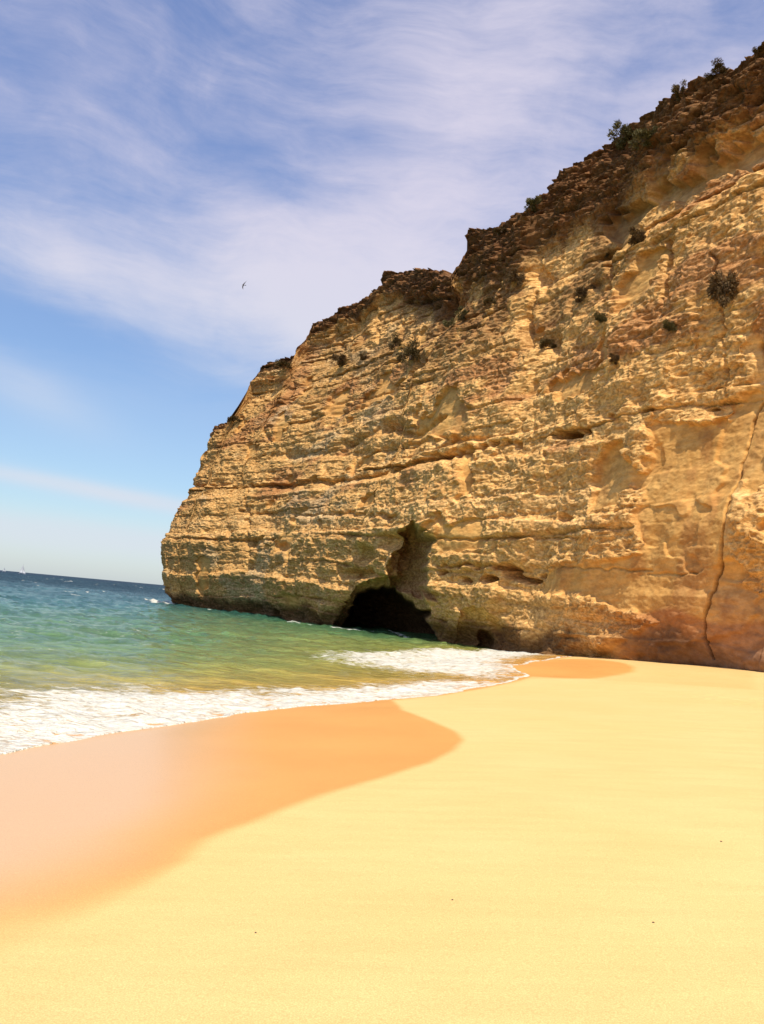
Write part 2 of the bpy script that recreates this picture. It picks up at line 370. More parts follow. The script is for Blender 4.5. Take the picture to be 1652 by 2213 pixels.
for hx, hy, rx, ry, dp in [(1104, 1236, 11, 13, 2.2), (1090, 1226, 9, 6, 1.2), (1055, 1252, 13, 7, 1.5), (1010, 1254, 7, 5, .9), (1126, 1251, 16, 6, 1.2), (1078, 1228, 8, 5, .8),
                           (958, 1236, 6, 5, .8), (1000, 1226, 6, 4, .8), (1030, 1230, 6, 4, .6), (1150, 1240, 6, 4, .6), (945, 990, 14, 9, 1.3), (975, 990, 12, 8, 1.2), (1003, 985, 9, 8, 1.1),
                           (1030, 976, 10, 7, 1.1), (1058, 970, 9, 7, 1.0), (1082, 964, 8, 6, .9), (1130, 963, 10, 6, 1.1), (1106, 960, 7, 5, .7), (1235, 941, 22, 7, 1.6), (1272, 933, 12, 6, 1.3),
                           (1320, 905, 12, 5, .8), (1400, 890, 12, 5, .7), (1530, 880, 10, 5, .7), (840, 1119, 8, 4, .7), (1210, 1120, 14, 8, .5), (850, 1170, 30, 18, 1.0),
                           (790, 1200, 25, 20, .8), (1175, 600, 20, 26, .7), (1190, 740, 22, 22, .8), (770, 1240, 40, 10, 1.0), (1310, 555, 14, 12, .8), (1145, 700, 18, 26, .6),
                           (835, 920, 34, 14, .7), (540, 1170, 18, 12, .7), (600, 1180, 14, 10, .6), (1290, 620, 10, 10, .6)]:
    qa = ((QX + 3*vn(SS/.5, Z/.5, 21.) - hx)/rx)**2 + ((QY + 3*vn(SS/.5, Z/.5, 24.) - hy)/ry)**2
    rel -= np.where(inview, 1.35*dp*np.exp(-np.minimum(qa, 20)**1.5), 0)
# undercut at the waterline
under = sst(Z, 2.4 + 0.8*vn(SS/3, 0, 5), 0.6)
rel -= under*0.7*np.interp(QX, [300, 1000, 1200, 1300], [1, 1, .6, .3]) 
rel += 0.4*under*fbm(SS/1.5, Z/1.2, 33., 3)
rel += sst(Z, 2.6, 1.0)*sst(QX, 1150, 1300)*(0.5*fbm(SS/2.4, Z/2.0, 35., 3) + 0.15*fbm(SS/.5, Z/.5, 36., 2))
fade = np.where(inview, 1.0, 0.8)
rel = rel*fade
# recess and caves, cut horizontally into the rock
away = np.stack([BX3, BY3], -1); away /= np.linalg.norm(away, axis=-1, keepdims=True)
wx = QX + 5*vn(SS/1.5, Z/1.5, 50.) + 1.2*vn(SS/0.45, Z/0.45, 55.); wy = QY + 5*vn(SS/1.5, Z/1.5, 51.) + 1.2*vn(SS/.45, Z/.45, 56.)
def cut(poly, depth, ramp):
    s_ = sd_poly(wx, wy, poly); s_ = np.where(inview & (QX < 1800), s_, -99)
    return np.where(s_ > 0, depth*(1-np.exp(-np.maximum(s_, 0)/ramp)), 0)
RECESS = [(946, 1160), (925, 1140), (905, 1128), (885, 1140), (868, 1156), (864, 1200), (858, 1240), (800, 1252), (762, 1280), (740, 1310), (722, 1360), (715, 1440), (948, 1440), (934, 1345), (938, 1315), (922, 1270), (920, 1215)]
CAVE = [(722, 1440), (733, 1360), (750, 1315), (775, 1285), (805, 1266), (832, 1262), (862, 1268), (880, 1290), (905, 1312), (938, 1316), (930, 1345), (946, 1395), (950, 1440)]
cutm = cut([(950, 1170), (930, 1145), (905, 1124), (880, 1142), (856, 1160), (850, 1205), (842, 1270), (952, 1300), (930, 1240), (926, 1205)], 3.2, 5) + cut(RECESS, 3.2, 7) + cut(CAVE, 16, 5)
cutm += cut([(1028, 1375), (1040, 1358), (1056, 1360), (1066, 1376), (1070, 1440), (1024, 1440)], 3, 8)
cutm += cut([(975, 1440), (985, 1360), (1005, 1325), (1040, 1312), (1085, 1340), (1130, 1380), (1140, 1440)], 1.3, 12)
rel = rel*(1 - 0.4*np.clip(cutm/8, 0, 1))
tang = (0.75*fbm(X/2.6+9, Y/2.6, Z/2.2, 3, 0.55) + 0.25*vn(X/0.6, Y/0.6+4, Z/0.5))*(0.25 + 0.75*rough_m) - 0.0*cutm
X = BX3 + NX[None]*rel + away[..., 0]*cutm - NY[None]*tang; Y = BY3 + NY[None]*rel + away[..., 1]*cutm + NX[None]*tang
Z = (ZB + 0.15*k1*rough_m + 0.1*cap*k2).astype(np.float32)
Z[0] = ZB[0]

# --- pigments of the rock
def c3(*v): return np.array(v, np.float32)
colr = np.empty(Z.shape + (3,), np.float32); colr[:] = (0.78, 0.465, 0.165)
bandn = vn(zw/1.3, 0.5, 2.2)*0.6 + vn(zw/0.35, 1.5, 7.2)*0.4
colr = lerp3(colr, (0.85, 0.545, 0.235), sst(bandn, 0.0, 0.7)*0.8)
colr = lerp3(colr, (0.56, 0.32, 0.105), sst(bandn, -0.05, -0.7)*0.6)
red = sst(fbm(SS/7, Z/2.4, 100.2, 4), 0.14, 0.42)*sst(ZB, 10, 16)
colr = lerp3(colr, (0.42, 0.17, 0.07), red*0.6)
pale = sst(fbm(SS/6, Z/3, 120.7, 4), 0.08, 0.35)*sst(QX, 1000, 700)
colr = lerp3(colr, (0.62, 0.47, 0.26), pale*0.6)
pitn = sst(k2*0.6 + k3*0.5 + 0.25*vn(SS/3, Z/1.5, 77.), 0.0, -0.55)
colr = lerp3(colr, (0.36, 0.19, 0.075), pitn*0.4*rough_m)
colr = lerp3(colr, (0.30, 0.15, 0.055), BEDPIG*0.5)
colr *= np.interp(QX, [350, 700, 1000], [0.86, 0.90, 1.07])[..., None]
# fresh faces
sf = np.clip(np.maximum(sst(sdS, -4, 5), patch*0.9), 0, 1)
colr = lerp3(colr, (0.64, 0.345, 0.095), sf*0.8)
stain = sst(fbm(SS/1.8, Z/3.4, 140.3, 4, 0.6), 0.05, 0.4)
colr = lerp3(colr, (0.42, 0.19, 0.06), sf*stain*0.6)
colr = lerp3(colr, (0.60, 0.37, 0.145), sst(sdB, -4, 4)*0.8)
# iron-red foot on the right
zf = ZB + 0.4*vn(SS/3, 0, 66.)
colr = lerp3(colr, (0.40, 0.155, 0.055), sst(zf, 4.0, 3.6)*sst(QX, 1250, 1420)*0.8)
colr = lerp3(colr, (0.12, 0.065, 0.035), sst(zf + 0.4*k1 + 0.3*k2, 3.4, 2.2)*sst(QX, 1280, 1420)*0.85)
colr = lerp3(colr, (0.40, 0.22, 0.12), sst(zf, 7.5, 4.5)*sst(QX, 1440, 1580)*0.5)
# dark wet band with algae where the sea reaches
wet = sst(ZB + 0.7*k1 + 0.5*vn(SS/2.5, 0, 19.), 2.7, 1.3)*sst(QX, 1330, 1180)
colr = lerp3(colr, (0.115, 0.054, 0.022), wet*0.88)
colr = lerp3(colr, (0.40, 0.205, 0.085), sst(cutm, 0.6, 2.5)*0.7)  # shade of the hollows put into the colour as darker, redder brown
colr = lerp3(colr, (0.13, 0.07, 0.04), sst(cutm, 7.5, 12)*0.8)  # cave gloom painted in too, darker where the cut is deep
# brown lichen-dark cap rock
capb = np.interp(QX, [400, 600, 850, 1000, 1100, 1300, 1500, 1700], [0.8, 1.4, 3.4, 6.0, 8.0, 8.0, 6.5, 6.0])
cp = sst(capd + 1.6*fbm(SS/3.5, Z/2.5, 160.1, 4), capb*1.25, capb*0.8)
capc = lerp3(np.broadcast_to(c3(0.10, 0.044, 0.018), colr.shape), (0.36, 0.18, 0.075), sst(fbm(SS/2.5, Z/0.8, 170.1, 4, .6), 0.05, 0.4)*0.75)
colr = colr + (capc - colr)*(cp*0.9)[..., None]
br = sst(fbm(SS/2.6, Z/4, 180.4, 4, 0.6), -0.14, 0.12)*sst(capd, 22, 10)*np.interp(QX, [700, 1000, 1200, 1450], [.25, 1, 1, .3])
colr = lerp3(colr, (0.21, 0.10, 0.04), br*0.8)
colr = lerp3(colr, (0.06, 0.03, 0.015), CRACK*0.92)

# --- rim rows and plateau
rows = [0.5, 1.2, 2.5, 5, 9, 15, 25, 40, 60]
PXr = []; PYr = []; PZr = []
for r_ in rows:
    PXr.append(X[-1] - NX*r_); PYr.append(Y[-1] - NY*r_)
    PZr.append(Z[-1] + 0.25*vn(CX/1.5+r_, CY/1.5, 7.) - 0.12*r_**0.8 + (0 if r_ < 2 else 0.5*vn((CX-NX*r_)/7, (CY-NY*r_)/7, 3.)))
X = np.vstack([X, np.array(PXr)]); Y = np.vstack([Y, np.array(PYr)]); Z = np.vstack([Z, np.array(PZr)])
topc = np.broadcast_to(c3(0.20, 0.11, 0.05), (len(rows), NC, 3)); colr = np.concatenate([colr, topc], 0)
rm = np.vstack([rough_m, np.ones((len(rows), NC))])

m, tt, bs = new_mat('sandstone')
co = objco(tt)
vc = attr(tt, 'pigment', 'Color'); rgh = attr(tt, 'roughness_of_skin')
n1 = noise(tt, mapping(tt, co, (1, 1, 1.8)), 3.2, 8, 0.68)
n2 = noise(tt, mapping(tt, co, (1, 1, 2.2), (0, 0, 0), (3, 8, 1)), 1.1, 6, 0.6)
vo = tt.nodes.new('ShaderNodeTexVoronoi'); vo.inputs['Scale'].default_value = 3.0; tt.links.new(mapping(tt, co, (1, 1, 1.5)).k, vo.inputs['Vector'])
f1 = S(tt, vo.outputs['Distance'])
cc = mixc(tt, n1.step(0.38, 0.66), (0.66, 0.58, 0.50), (1.2, 1.2, 1.2))
cc2 = mixc(tt, n2.step(0.35, 0.65), (0.84, 0.78, 0.72), (1.1, 1.12, 1.14))
base = mixc(tt, 1.0, vc, mixc(tt, 1.0, cc, cc2, 'MULTIPLY'), 'MULTIPLY')
base = mixc(tt, (rgh * 0.75).sat() + 0.25, mixc(tt, 1.0, vc, cc2, 'MULTIPLY'), base)
tt.links.new(base.k, bs.inputs['Base Color']); bs.inputs['Roughness'].default_value = 0.95
bs.inputs['Specular IOR Level'].default_value = 0.15
h = (n1 * 0.7 + f1 * 0.35) * (rgh * 0.88 + 0.12)
tt.links.new(bump(tt, h, 0.9, 0.22).k, bs.inputs['Normal'])
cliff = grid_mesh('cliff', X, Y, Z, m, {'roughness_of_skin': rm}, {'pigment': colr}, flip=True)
tag(cliff, 'tall layered ochre sandstone cliff with dark sea cave and brown cap rock', 'cliff', kind='structure')
VX, VY, VD = project(X[:NF], Y[:NF], Z[:NF])
def cliff_at(px, py, tol=5):
    s_ = (np.abs(VX-px) < tol) & (np.abs(VY-py) < tol) & (VD > 5)
    if not s_.any(): return None
    idx = np.argwhere(s_); k = idx[np.argmin(VD[s_])]; i, j = k
    return Vector((float(X[i, j]), float(Y[i, j]), float(Z[i, j]))), Vector((float(NX[j]), float(NY[j]), 0)), float(VD[i, j])

# ------------------------------------------------------------------ shore line in the world
SW_PX = [(-700, 1800, .1), (-300, 1705, .1), (0, 1633, .1), (100, 1612, .1), (200, 1591, .1), (330, 1573, .1), (430, 1559, .1), (540, 1542, .1), (640, 1530, .12), (740, 1521, .14), (850, 1512, .16), (940, 1503, .18),
         (1030, 1488, .2), (1100, 1474, .25), (1142, 1462, .3), (1118, 1450, .35), (1105, 1441, .4), (1160, 1430, .45), (1225, 1420, .55), (1290, 1413, .68)]
SW = [on_plane(a, b, z_) for a, b, z_ in SW_PX]; SWZ = [p[2] for p in SW_PX]
SW.append(np.array([30.0, 68.0])); SWZ.append(.7)
SW = [np.array([-60., -18.])] + [np.array([-26., 3.])] + SW[1:] if SW[0][1] < 2 else [np.array([-60., -18.])] + SW
SWZ = ([.1] + [.1] + SWZ[1:]) if len(SWZ) + 1 != len(SW) else [.1] + SWZ
print('SHORE', [tuple(np.round(p, 1)) for p in SW], len(SW), len(SWZ))
SWA = np.array(SW)
def shore(x, y, wig=True):
    """signed distance landwards of the swash line and its height"""
    if wig:
        q = 0.22*vn(x/1.7, y/1.7, 9.) + 0.10*vn(x/0.45, y/0.45, 12.)
    else: q = 0
    d_, k_ = sd_line(x, y, SWA)
    # closed land polygon decides the sign
    land = list(map(tuple, SWA)) + [(90, 60), (90, -90), (-60, -90)]
    s_ = sd_poly(x, y, land)
    zs_ = np.interp(k_*(len(SWA)-1), np.arange(len(SWA)), SWZ)
    return np.where(s_ > 0, d_, -d_) + q, zs_
def sand_z(x, y, d_, zs_):
    up = zs_ + (1.42 - zs_)*(1-np.exp(-np.maximum(d_, 0)/9.0))
    dn = zs_ + 0.075*np.minimum(d_, 0) - 0.0004*np.minimum(d_, 0)**2
    z_ = np.where(d_ > 0, up, dn)
    return np.maximum(z_, -5.0) + 0.045*fbm(x/7, y/7, 3.3, 2)*sst(d_, 0.5, 6) + 0.012*fbm(x/1.3, y/1.3, 5.5, 3)*sst(d_, 3, 9)

def polar(a0, a1, na, r0, r1, nr, fa0, fa1):
    """sheet of rings round the camera's foot, finest in front"""
    af = np.linspace(fa0, fa1, int(na*.8)); al = np.linspace(a0, fa0, int(na*.1), endpoint=False); ar = np.linspace(fa1, a1, int(na*.1)+1)[1:]
    A = np.radians(np.r_[al, af, ar])
    # even in picture rows: tangent of the angle below the horizon
    tz = np.linspace(EYE/r0, EYE/r1, nr) if r1 < 500 else np.r_[np.linspace(EYE/r0, EYE/400, int(nr*.8)), np.geomspace(EYE/400, EYE/r1, nr - int(nr*.8)+1)[1:]]
    if r0 < 1: tz = np.r_[np.linspace(EYE/r0, EYE/3.2, 60, endpoint=False), np.linspace(EYE/3.2, EYE/r1, nr-60)]
    Rr = EYE/tz
    return np.outer(Rr, np.sin(A)), np.outer(Rr, np.cos(A))

# wet sand patches, outlined on the beach
def ground_pt(px, py):
    v = ray(px, py); k = 0
    lo, hi = 0.5, 200.
    for it_ in range(4):
        kk = np.linspace(lo, hi, 400)
        xx = v[0]*kk; yy = v[1]*kk; zz_ = EYE + v[2]*kk
        d_, zs_ = shore(xx, yy, False); sz = np.maximum(sand_z(xx, yy, d_, zs_), 0.0)
        i_ = int(np.argmax(zz_ < sz)); lo, hi = kk[max(i_-1, 0)], kk[i_]
    return (float(v[0]*hi), float(v[1]*hi))
WET = [ground_pt(*p) for p in [(840, 1500), (870, 1535), (935, 1558), (985, 1580), (1003, 1598), (985, 1620), (930, 1648), (830, 1680), (700, 1718), (600, 1755), (520, 1785), (440, 1815), (390, 1860), (310, 1900), (150, 1960), (-150, 2040), (-700, 2140), (-700, 1700), (-100, 1600), (300, 1560), (600, 1510)]]
WET2 = [ground_pt(*p) for p in [(1100, 1438), (1160, 1428), (1230, 1424), (1300, 1426), (1345, 1432), (1378, 1442), (1370, 1451), (1330, 1460), (1285, 1467), (1220, 1466), (1140, 1462), (1095, 1452)]]

GX, GY = polar(-200, 160, 1000, 0.35, 260, 900, -33, 33)
d_, zs_ = shore(GX, GY, False)
GZ = sand_z(GX, GY, d_, zs_)
qx_, qy_, _ = project(GX, GY, GZ)
# foot marks, small dents in the sand
DENT = [ground_pt(*p) for p in [(1508, 1507), (1528, 1511), (1546, 1503), (1568, 1509), (1590, 1513), (1612, 1517), (1636, 1512), (1600, 1522), (1412, 1995)]]
for i_, (ax, ay) in enumerate(DENT[:-1]):
    q = ((GX-ax)/0.16)**2 + ((GY-ay)/0.22)**2
    GZ -= 0.08*np.exp(-q) - 0.02*np.exp(-(np.sqrt(q)-1.7)**2*3)
wn = 0.10*vn(GX/0.5, GY/0.5, 31.) + 0.35*vn(GX/2.2, GY/2.2, 33.)
s1 = sd_poly(GX, GY, WET); s2 = sd_poly(GX, GY, WET2)
# crisp by the fresh swash, soft where it dries out towards the left
soft = np.interp(GX, [-4.5, -2.6, -1.3, 5], [2.3, 1.2, .14, .06])
wet_a = np.clip(0.5 + (s1 + wn*0.5*np.minimum(soft*2, 1))/(2*soft), 0, 1)
wet_b = np.clip(0.5 + (s2 + wn*0.4)/0.6, 0, 1)
wetm = np.maximum(np.maximum(wet_a*wet_a*(3-2*wet_a), wet_b), sst(d_, 0.5, 0.0))
film_sheen = sst(s1 + 0.5*wn, -0.2, 1.6)*sst(GX + 0.12*(GY-9) + 0.5*wn, -0.6, -2.4)
BEY = [ground_pt(*p) for p in [(1120, 1467), (1285, 1470), (1480, 1481), (1640, 1492), (1640, 1446), (1330, 1412), (1250, 1418), (1150, 1440)]]
bey = sst(sd_poly(GX, GY, BEY) + 0.4*wn, -0.1, 0.5)
wetm = np.maximum(wetm, 0.24*bey)
m, tt, bs = new_mat('sand')
co = objco(tt); wt = attr(tt, 'wet'); fl = attr(tt, 'film_sheen')
n1 = noise(tt, co, 0.35, 5, 0.55); n2 = noise(tt, co, 110, 3, 0.7); n3 = noise(tt, mapping(tt, co, (0.6, 3, 1), (0, 0, 0.35)), 1.4, 5, 0.6); n4 = noise(tt, co, 9, 4, 0.7)
dry = mixc(tt, n1.step(0.3, 0.7), (0.71, 0.50, 0.195), (0.74, 0.53, 0.22))
dry = mixc(tt, n3.step(0.35, 0.7) * 0.35, dry, (0.62, 0.43, 0.165))
wetc = mixc(tt, n1.step(0.3, 0.7), (0.66, 0.32, 0.085), (0.71, 0.36, 0.10))
wetc = mixc(tt, fl, wetc, (0.69, 0.41, 0.18))  # pinkish sky sheen on the wet film painted into the sand colour
cc = mixc(tt, wt, dry, wetc)
grain = mixc(tt, n2.step(0.3, 0.72), (0.80, 0.77, 0.72), (1.14, 1.14, 1.14))
cc = mixc(tt, 1.0, cc, grain, 'MULTIPLY')
cc = mixc(tt, (n4.step(0.70, 0.78) * 0.25), cc, (0.45, 0.30, 0.15))
tt.links.new(cc.k, bs.inputs['Base Color'])
tt.links.new((wt * -0.45 + fl * -0.18 + 0.92).k, bs.inputs['Roughness']); bs.inputs['Specular IOR Level'].default_value = 0.3
hh = (n4 * 0.4 + n3 * 0.9 + n2 * 0.12) * (wt * -0.8 + 1.0)
tt.links.new(bump(tt, hh, 0.35, 0.03).k, bs.inputs['Normal'])
beach = grid_mesh('beach', GX, GY, GZ, m, {'wet': wetm, 'film_sheen': film_sheen}, flip=True)
tag(beach, 'smooth golden sand beach with darker wet orange tongues near the foam', 'beach', kind='structure')

# ------------------------------------------------------------------ sea
SXX, SYY = polar(-130, 80, 1150, 8.5, 45000, 900, -31, 33)
d_, zs_ = shore(SXX, SYY, True); d0 = d_
sz = sand_z(SXX, SYY, d_, zs_)
rr = np.hypot(SXX, SYY)
amp = sst(d_, -1.0, -12)*0.8 + 0.2*sst(d_, -0.3, -3)
far = sst(rr, 3000, 500)
# ridges roughly parallel to the shore and rolling in from the left
u1 = (SXX*0.35 + SYY*0.94); v1 = (SXX*0.94 - SYY*0.35)
wv = 0.15*fbm(u1/6.5, v1/15, 1.1, 3) + 0.11*(1-2*np.abs(vn(u1/2.6+2, v1/6.5, 4.4))) + 0.075*(1-2*np.abs(vn(u1/0.9, v1/1.9, 8.1))) + 0.03*vn(SXX/0.45, SYY/0.6, 2.) + 0.13*sst(rr, 15, 60)*(1-2*np.abs(vn(u1/1.7+9, v1/2.6, 34.)))
wv = wv*amp*far*np.interp(rr, [0, 30, 60, 200], [.8, .9, 1.2, 2.4])
Bf = [(650, 1424), (700, 1411), (780, 1410), (860, 1408), (930, 1409), (1000, 1404), (1050, 1403), (1090, 1400), (1130, 1408), (1200, 1412), (1300, 1411), (1240, 1421), (1160, 1430), (1110, 1440),
      (1150, 1462), (1100, 1475), (1030, 1487), (960, 1490), (1000, 1478), (1040, 1470), (960, 1462), (880, 1458), (800, 1447), (740, 1440), (690, 1434)]
Bw = [on_plane(a, b, .05 if a < 1000 else .2) for a, b in Bf]
sB = sd_poly(SXX, SYY, [tuple(p) for p in Bw])
wx_ = SXX + .5*vn(SXX/1.2, SYY/1.2, 5.) + .25*vn(SXX/.4, SYY/.4, 6.); wy_ = SYY + .8*vn(SXX/1.2, SYY/1.6, 7.) + .3*vn(SXX/.4, SYY/.4, 8.)
Af = [(-400, 1590), (-200, 1545), (0, 1506), (60, 1495), (130, 1481), (200, 1484), (265, 1480), (320, 1496), (400, 1497), (480, 1493), (600, 1487), (700, 1484), (800, 1480), (900, 1478), (980, 1478), (1040, 1480),
      (1100, 1490), (1000, 1520), (850, 1535), (640, 1560), (430, 1600), (200, 1640), (0, 1690), (-400, 1780)]
Aw = [tuple(on_plane(a, b, .05)) for a, b in Af]
sA = sd_poly(wx_, wy_, Aw); sB2 = sd_poly(wx_, wy_, [tuple(p) for p in Bw])
foam = np.maximum(sst(sA, -2.4, 2.0), sst(sB2, -2.0, 2.6)*np.interp(SXX, [-8, -2, 6], [0.6, .85, 1.]))
# washed wide zone between the two foams stays lacy
lace = sst(sd_poly(SXX, SYY, [tuple(on_plane(a, b, .1)) for a, b in [(820, 1480), (900, 1465), (1000, 1465), (1110, 1462), (1120, 1475), (1000, 1490), (850, 1495)]]), -0.5, 1)
foam = np.maximum(foam, 0.5*lace)
foam = np.maximum(foam, sst(d_, -0.45, -0.05))
# foam skirts along the rock and thin crests in the open bay
for ptsf, wdm, am in [([(325, 1300), (345, 1305), (362, 1309)], .9, 1.0), ([(426, 1315), (470, 1322)], .35, .8), ([(490, 1330), (560, 1332), (630, 1339)], .35, .62), ([(740, 1358), (800, 1363), (840, 1368)], .45, .9), ([(815, 1364), (880, 1378)], .4, .95),
                       ([(490, 1366), (520, 1368)], .3, .5), ([(130, 1350), (220, 1368), (300, 1375)], .9, .42), ([(20, 1378), (60, 1364), (110, 1360)], .7, .42), ([(260, 1400), (340, 1398)], .7, .4), ([(0, 1410), (140, 1412)], .7, .36),
                       ([(60, 1440), (160, 1445)], .5, .36)]:
    dl, _ = sd_line(wx_, wy_, [tuple(on_plane(a, b, 0.05)) for a, b in ptsf])
    foam = np.maximum(foam, am*np.exp(-(dl/wdm)**2))
capn = fbm(u1/5, v1/9, 200.1, 4, .6)
capm = sst(capn, 0.42, 0.52)*sst(rr, 35, 70)*sst(rr, 1500, 600)
foam = np.maximum(foam, capm*0.85)
foam = np.maximum(foam, 0.40*sst(fbm(u1/2.2, v1/5.5, 210.1, 4, .6), 0.22, 0.5)*sst(d_, -2.5, -8)*sst(rr, 90, 45))
wall = sst(sB, 0, 1.5)*0.22*(0.6+0.4*vn(SXX/1.3, SYY/1.3, 3.)) + sst(sA, 0, 1.2)*0.06*(0.6+0.6*vn(SXX/.8, SYY/.8, 13.))
lumps = foam*(0.10*fbm(SXX/0.5, SYY/0.5, 71., 3))
surf = np.maximum(wv + wall*sst(d_, 0., -2.5), -0.6)
thin = 0.02 + 0.05*sst(d_, 0, -1.2)
SZ = np.maximum(surf, sz + thin) + lumps*sst(d_, 0.0, -0.5)
SZ = np.where(d_ > 0, sz - 0.03 - 0.4*d_, SZ)
SZ = np.where(d_ > 3, -1.5, SZ)
depth = np.clip(SZ - sz, 0, 30)

m, tt, bs = new_mat('sea_water')
co = objco(tt); dd = attr(tt, 'off_shore'); fo = attr(tt, 'foam')
ramp = tt.nodes.new('ShaderNodeValToRGB'); tt.links.new(dd.k, ramp.inputs[0]); cr_ = ramp.color_ramp
stops = [(0.0, (0.62, 0.37, 0.14)), (0.05, (0.56, 0.38, 0.16)), (0.14, (0.36, 0.31, 0.11)), (0.27, (0.21, 0.28, 0.11)), (0.43, (0.085, 0.205, 0.12)), (0.62, (0.032, 0.13, 0.112)), (0.8, (0.010, 0.045, 0.055)), (1.0, (0.006, 0.020, 0.036))]
while len(cr_.elements) < len(stops): cr_.elements.new(0.5)
for e, (p_, c_) in zip(cr_.elements, stops): e.position = p_; e.color = (*c_, 1)
rc = S(tt, ramp.outputs[0])
rc = mixc(tt, attr(tt, 'weed_green') * 0.8, rc, mixc(tt, 1.0, rc, (1.35, 1.02, 0.50), 'MULTIPLY'))
st = mapping(tt, co, (0.45, 1.0, 1), (0, 0, -0.36))
nv = noise(tt, st, 0.35, 6, 0.62); nv2 = noise(tt, st, 1.9, 5, 0.65)
rc = mixc(tt, 1.0, rc, mixc(tt, nv.step(0.35, 0.68), (0.78, 0.82, 0.82), (1.22, 1.18, 1.15)), 'MULTIPLY')
rc = mixc(tt, 1.0, rc, mixc(tt, nv2.step(0.35, 0.68), (0.72, 0.76, 0.78), (1.25, 1.22, 1.2)), 'MULTIPLY')
fn = noise(tt, mapping(tt, co, (0.7, 1.3, 1), (0, 0, -0.2)), 2.6, 7, 0.68, 0.4)
fn2 = noise(tt, mapping(tt, co, (0.5, 1.8, 1), (0, 0, -0.15)), 7.0, 5, 0.65, 0.3)
fm = (fo * 1.45 + (fn - 0.5) * 2.6 + (fn2 - 0.5) * 2.0 - 0.66).step(0.0, 0.7) * fo.step(0.02, 0.25)
flk = noise(tt, mapping(tt, co, (0.4, 1.0, 1), (0, 0, -0.3), (5, 3, 0)), 3.0, 3, 0.7)
flk2 = noise(tt, mapping(tt, co, (0.5, 1.0, 1), (0, 0, -0.3), (2, 9, 0)), 0.25, 4, 0.6)
fm = fm._m('MAXIMUM', ((flk * 1.0 + flk2 * 0.55).step(1.0, 1.12)) * dd.step(0.25, 0.5) * 0.7)
fc = mixc(tt, fn2.step(0.3, 0.65), (0.62, 0.575, 0.44), (0.80, 0.785, 0.69))
tt.links.new(mixc(tt, fm, rc, fc).k, bs.inputs['Base Color'])
tt.links.new((fm * 0.6 + 0.11 + dd.step(0.55, 0.95) * 0.30).k, bs.inputs['Roughness']); bs.inputs['IOR'].default_value = 1.33
tt.links.new((dd.step(0.5, 0.92) * -0.44 + 0.5).k, bs.inputs['Specular IOR Level'])
b1 = noise(tt, mapping(tt, co, (0.55, 1.0, 1), (0, 0, -0.36)), 1.5, 6, 0.65, 0.3)
b2 = noise(tt, mapping(tt, co, (0.5, 1.0, 1), (0, 0, -0.2)), 6.0, 4, 0.6, 0.2)
nn = bump(tt, b1, 1.0, 0.5); nn = bump(tt, b2 + fm * 0.5, 0.5, 0.06, nn)
tt.links.new(nn.k, bs.inputs['Normal'])
offs = np.interp(-d0, [0, .8, 2.5, 6, 12, 26, 60, 220, 2000], [0, .03, .10, .20, .34, .50, .66, .88, 1.0]).astype(np.float32)
# sheltered green water by the cliff, sand-brown tongue drifting off the beach
green = sst(SXX - 0.10*SYY, -42, -14)*sst(rr, 400, 120)
offs = offs + 0.05*vn(SXX/9, SYY/12, 51.)*sst(-d0, 4, 15)
sea = grid_mesh('sea', SXX, SYY, SZ, m, {'off_shore': np.clip(offs, 0, 1), 'foam': foam, 'weed_green': green}, flip=True, mask=(d_ < 4))
tag(sea, 'green to deep blue sea with white foam washing up the sand', 'sea', kind='structure')

# ------------------------------------------------------------------ shrubs growing on the rock
def plain_mat(name, c, rough=0.8, var=None, vs=8):
    m, tt, bs = new_mat(name); bs.inputs['Roughness'].default_value = rough; bs.inputs['Specular IOR Level'].default_value = 0.15
    if var:
        n_ = noise(tt, objco(tt), vs, 4, 0.6)
        tt.links.new(mixc(tt, n_.step(0.35, 0.65), c, var).k, bs.inputs['Base Color'])
    else: bs.inputs['Base Color'].default_value = (*c, 1)
    return m
LEAF = [plain_mat('olive_leaf', (0.07, 0.045, 0.016), 0.7, (0.16, 0.11, 0.04), 3), plain_mat('dry_leaf', (0.07, 0.04, 0.016), 0.8, (0.19, 0.12, 0.05), 3), plain_mat('green_leaf', (0.07, 0.06, 0.02), 0.7, (0.17, 0.14, 0.055), 3)]
BARK = plain_mat('bark', (0.10, 0.065, 0.04), 0.9, (0.18, 0.12, 0.08), 12)
def mesh_obj(name, verts, faces, mat, parent=None, smooth=False):
    me = bpy.data.meshes.new(name); me.from_pydata(verts, [], faces); me.materials.append(mat)
    if smooth: me.polygons.foreach_set('use_smooth', [True]*len(me.polygons))
    me.update(); o = bpy.data.objects.new(name, me); COL.objects.link(o)
    if parent: o.parent = parent
    return o
def foliage_geo(rnd, n, hang=False):
    V = []; F = []
    cl = []
    for k in range(rnd.randint(10, 14)):
        d = Vector((rnd.gauss(0, 1), rnd.gauss(0, 1), rnd.gauss(0.2 if not hang else -0.4, .8))).normalized()
        cl.append((d * rnd.uniform(0.25, 0.8), rnd.uniform(0.2, 0.45)))
    for k in range(n):
        c, r_ = rnd.choice(cl)
        p = c + Vector((rnd.gauss(0, 1), rnd.gauss(0, 1), rnd.gauss(0, 1))).normalized() * r_ * rnd.random()**0.5
        out = (p.normalized() + Vector((rnd.gauss(0, .5), rnd.gauss(0, .5), rnd.gauss(0.2, .5)))).normalized()
        side = out.cross(Vector((rnd.gauss(0, 1), rnd.gauss(0, 1), rnd.gauss(0, 1)))).normalized()
        L = rnd.uniform(0.07, 0.26); wd = rnd.uniform(0.018, 0.042); b = len(V)
        V += [p - side*wd*.3, p + out*L*.5 - side*wd, p + out*L, p + out*L*.5 + side*wd]; F.append((b, b+1, b+2, b+3))
    return V, F, [c for c, _ in cl]
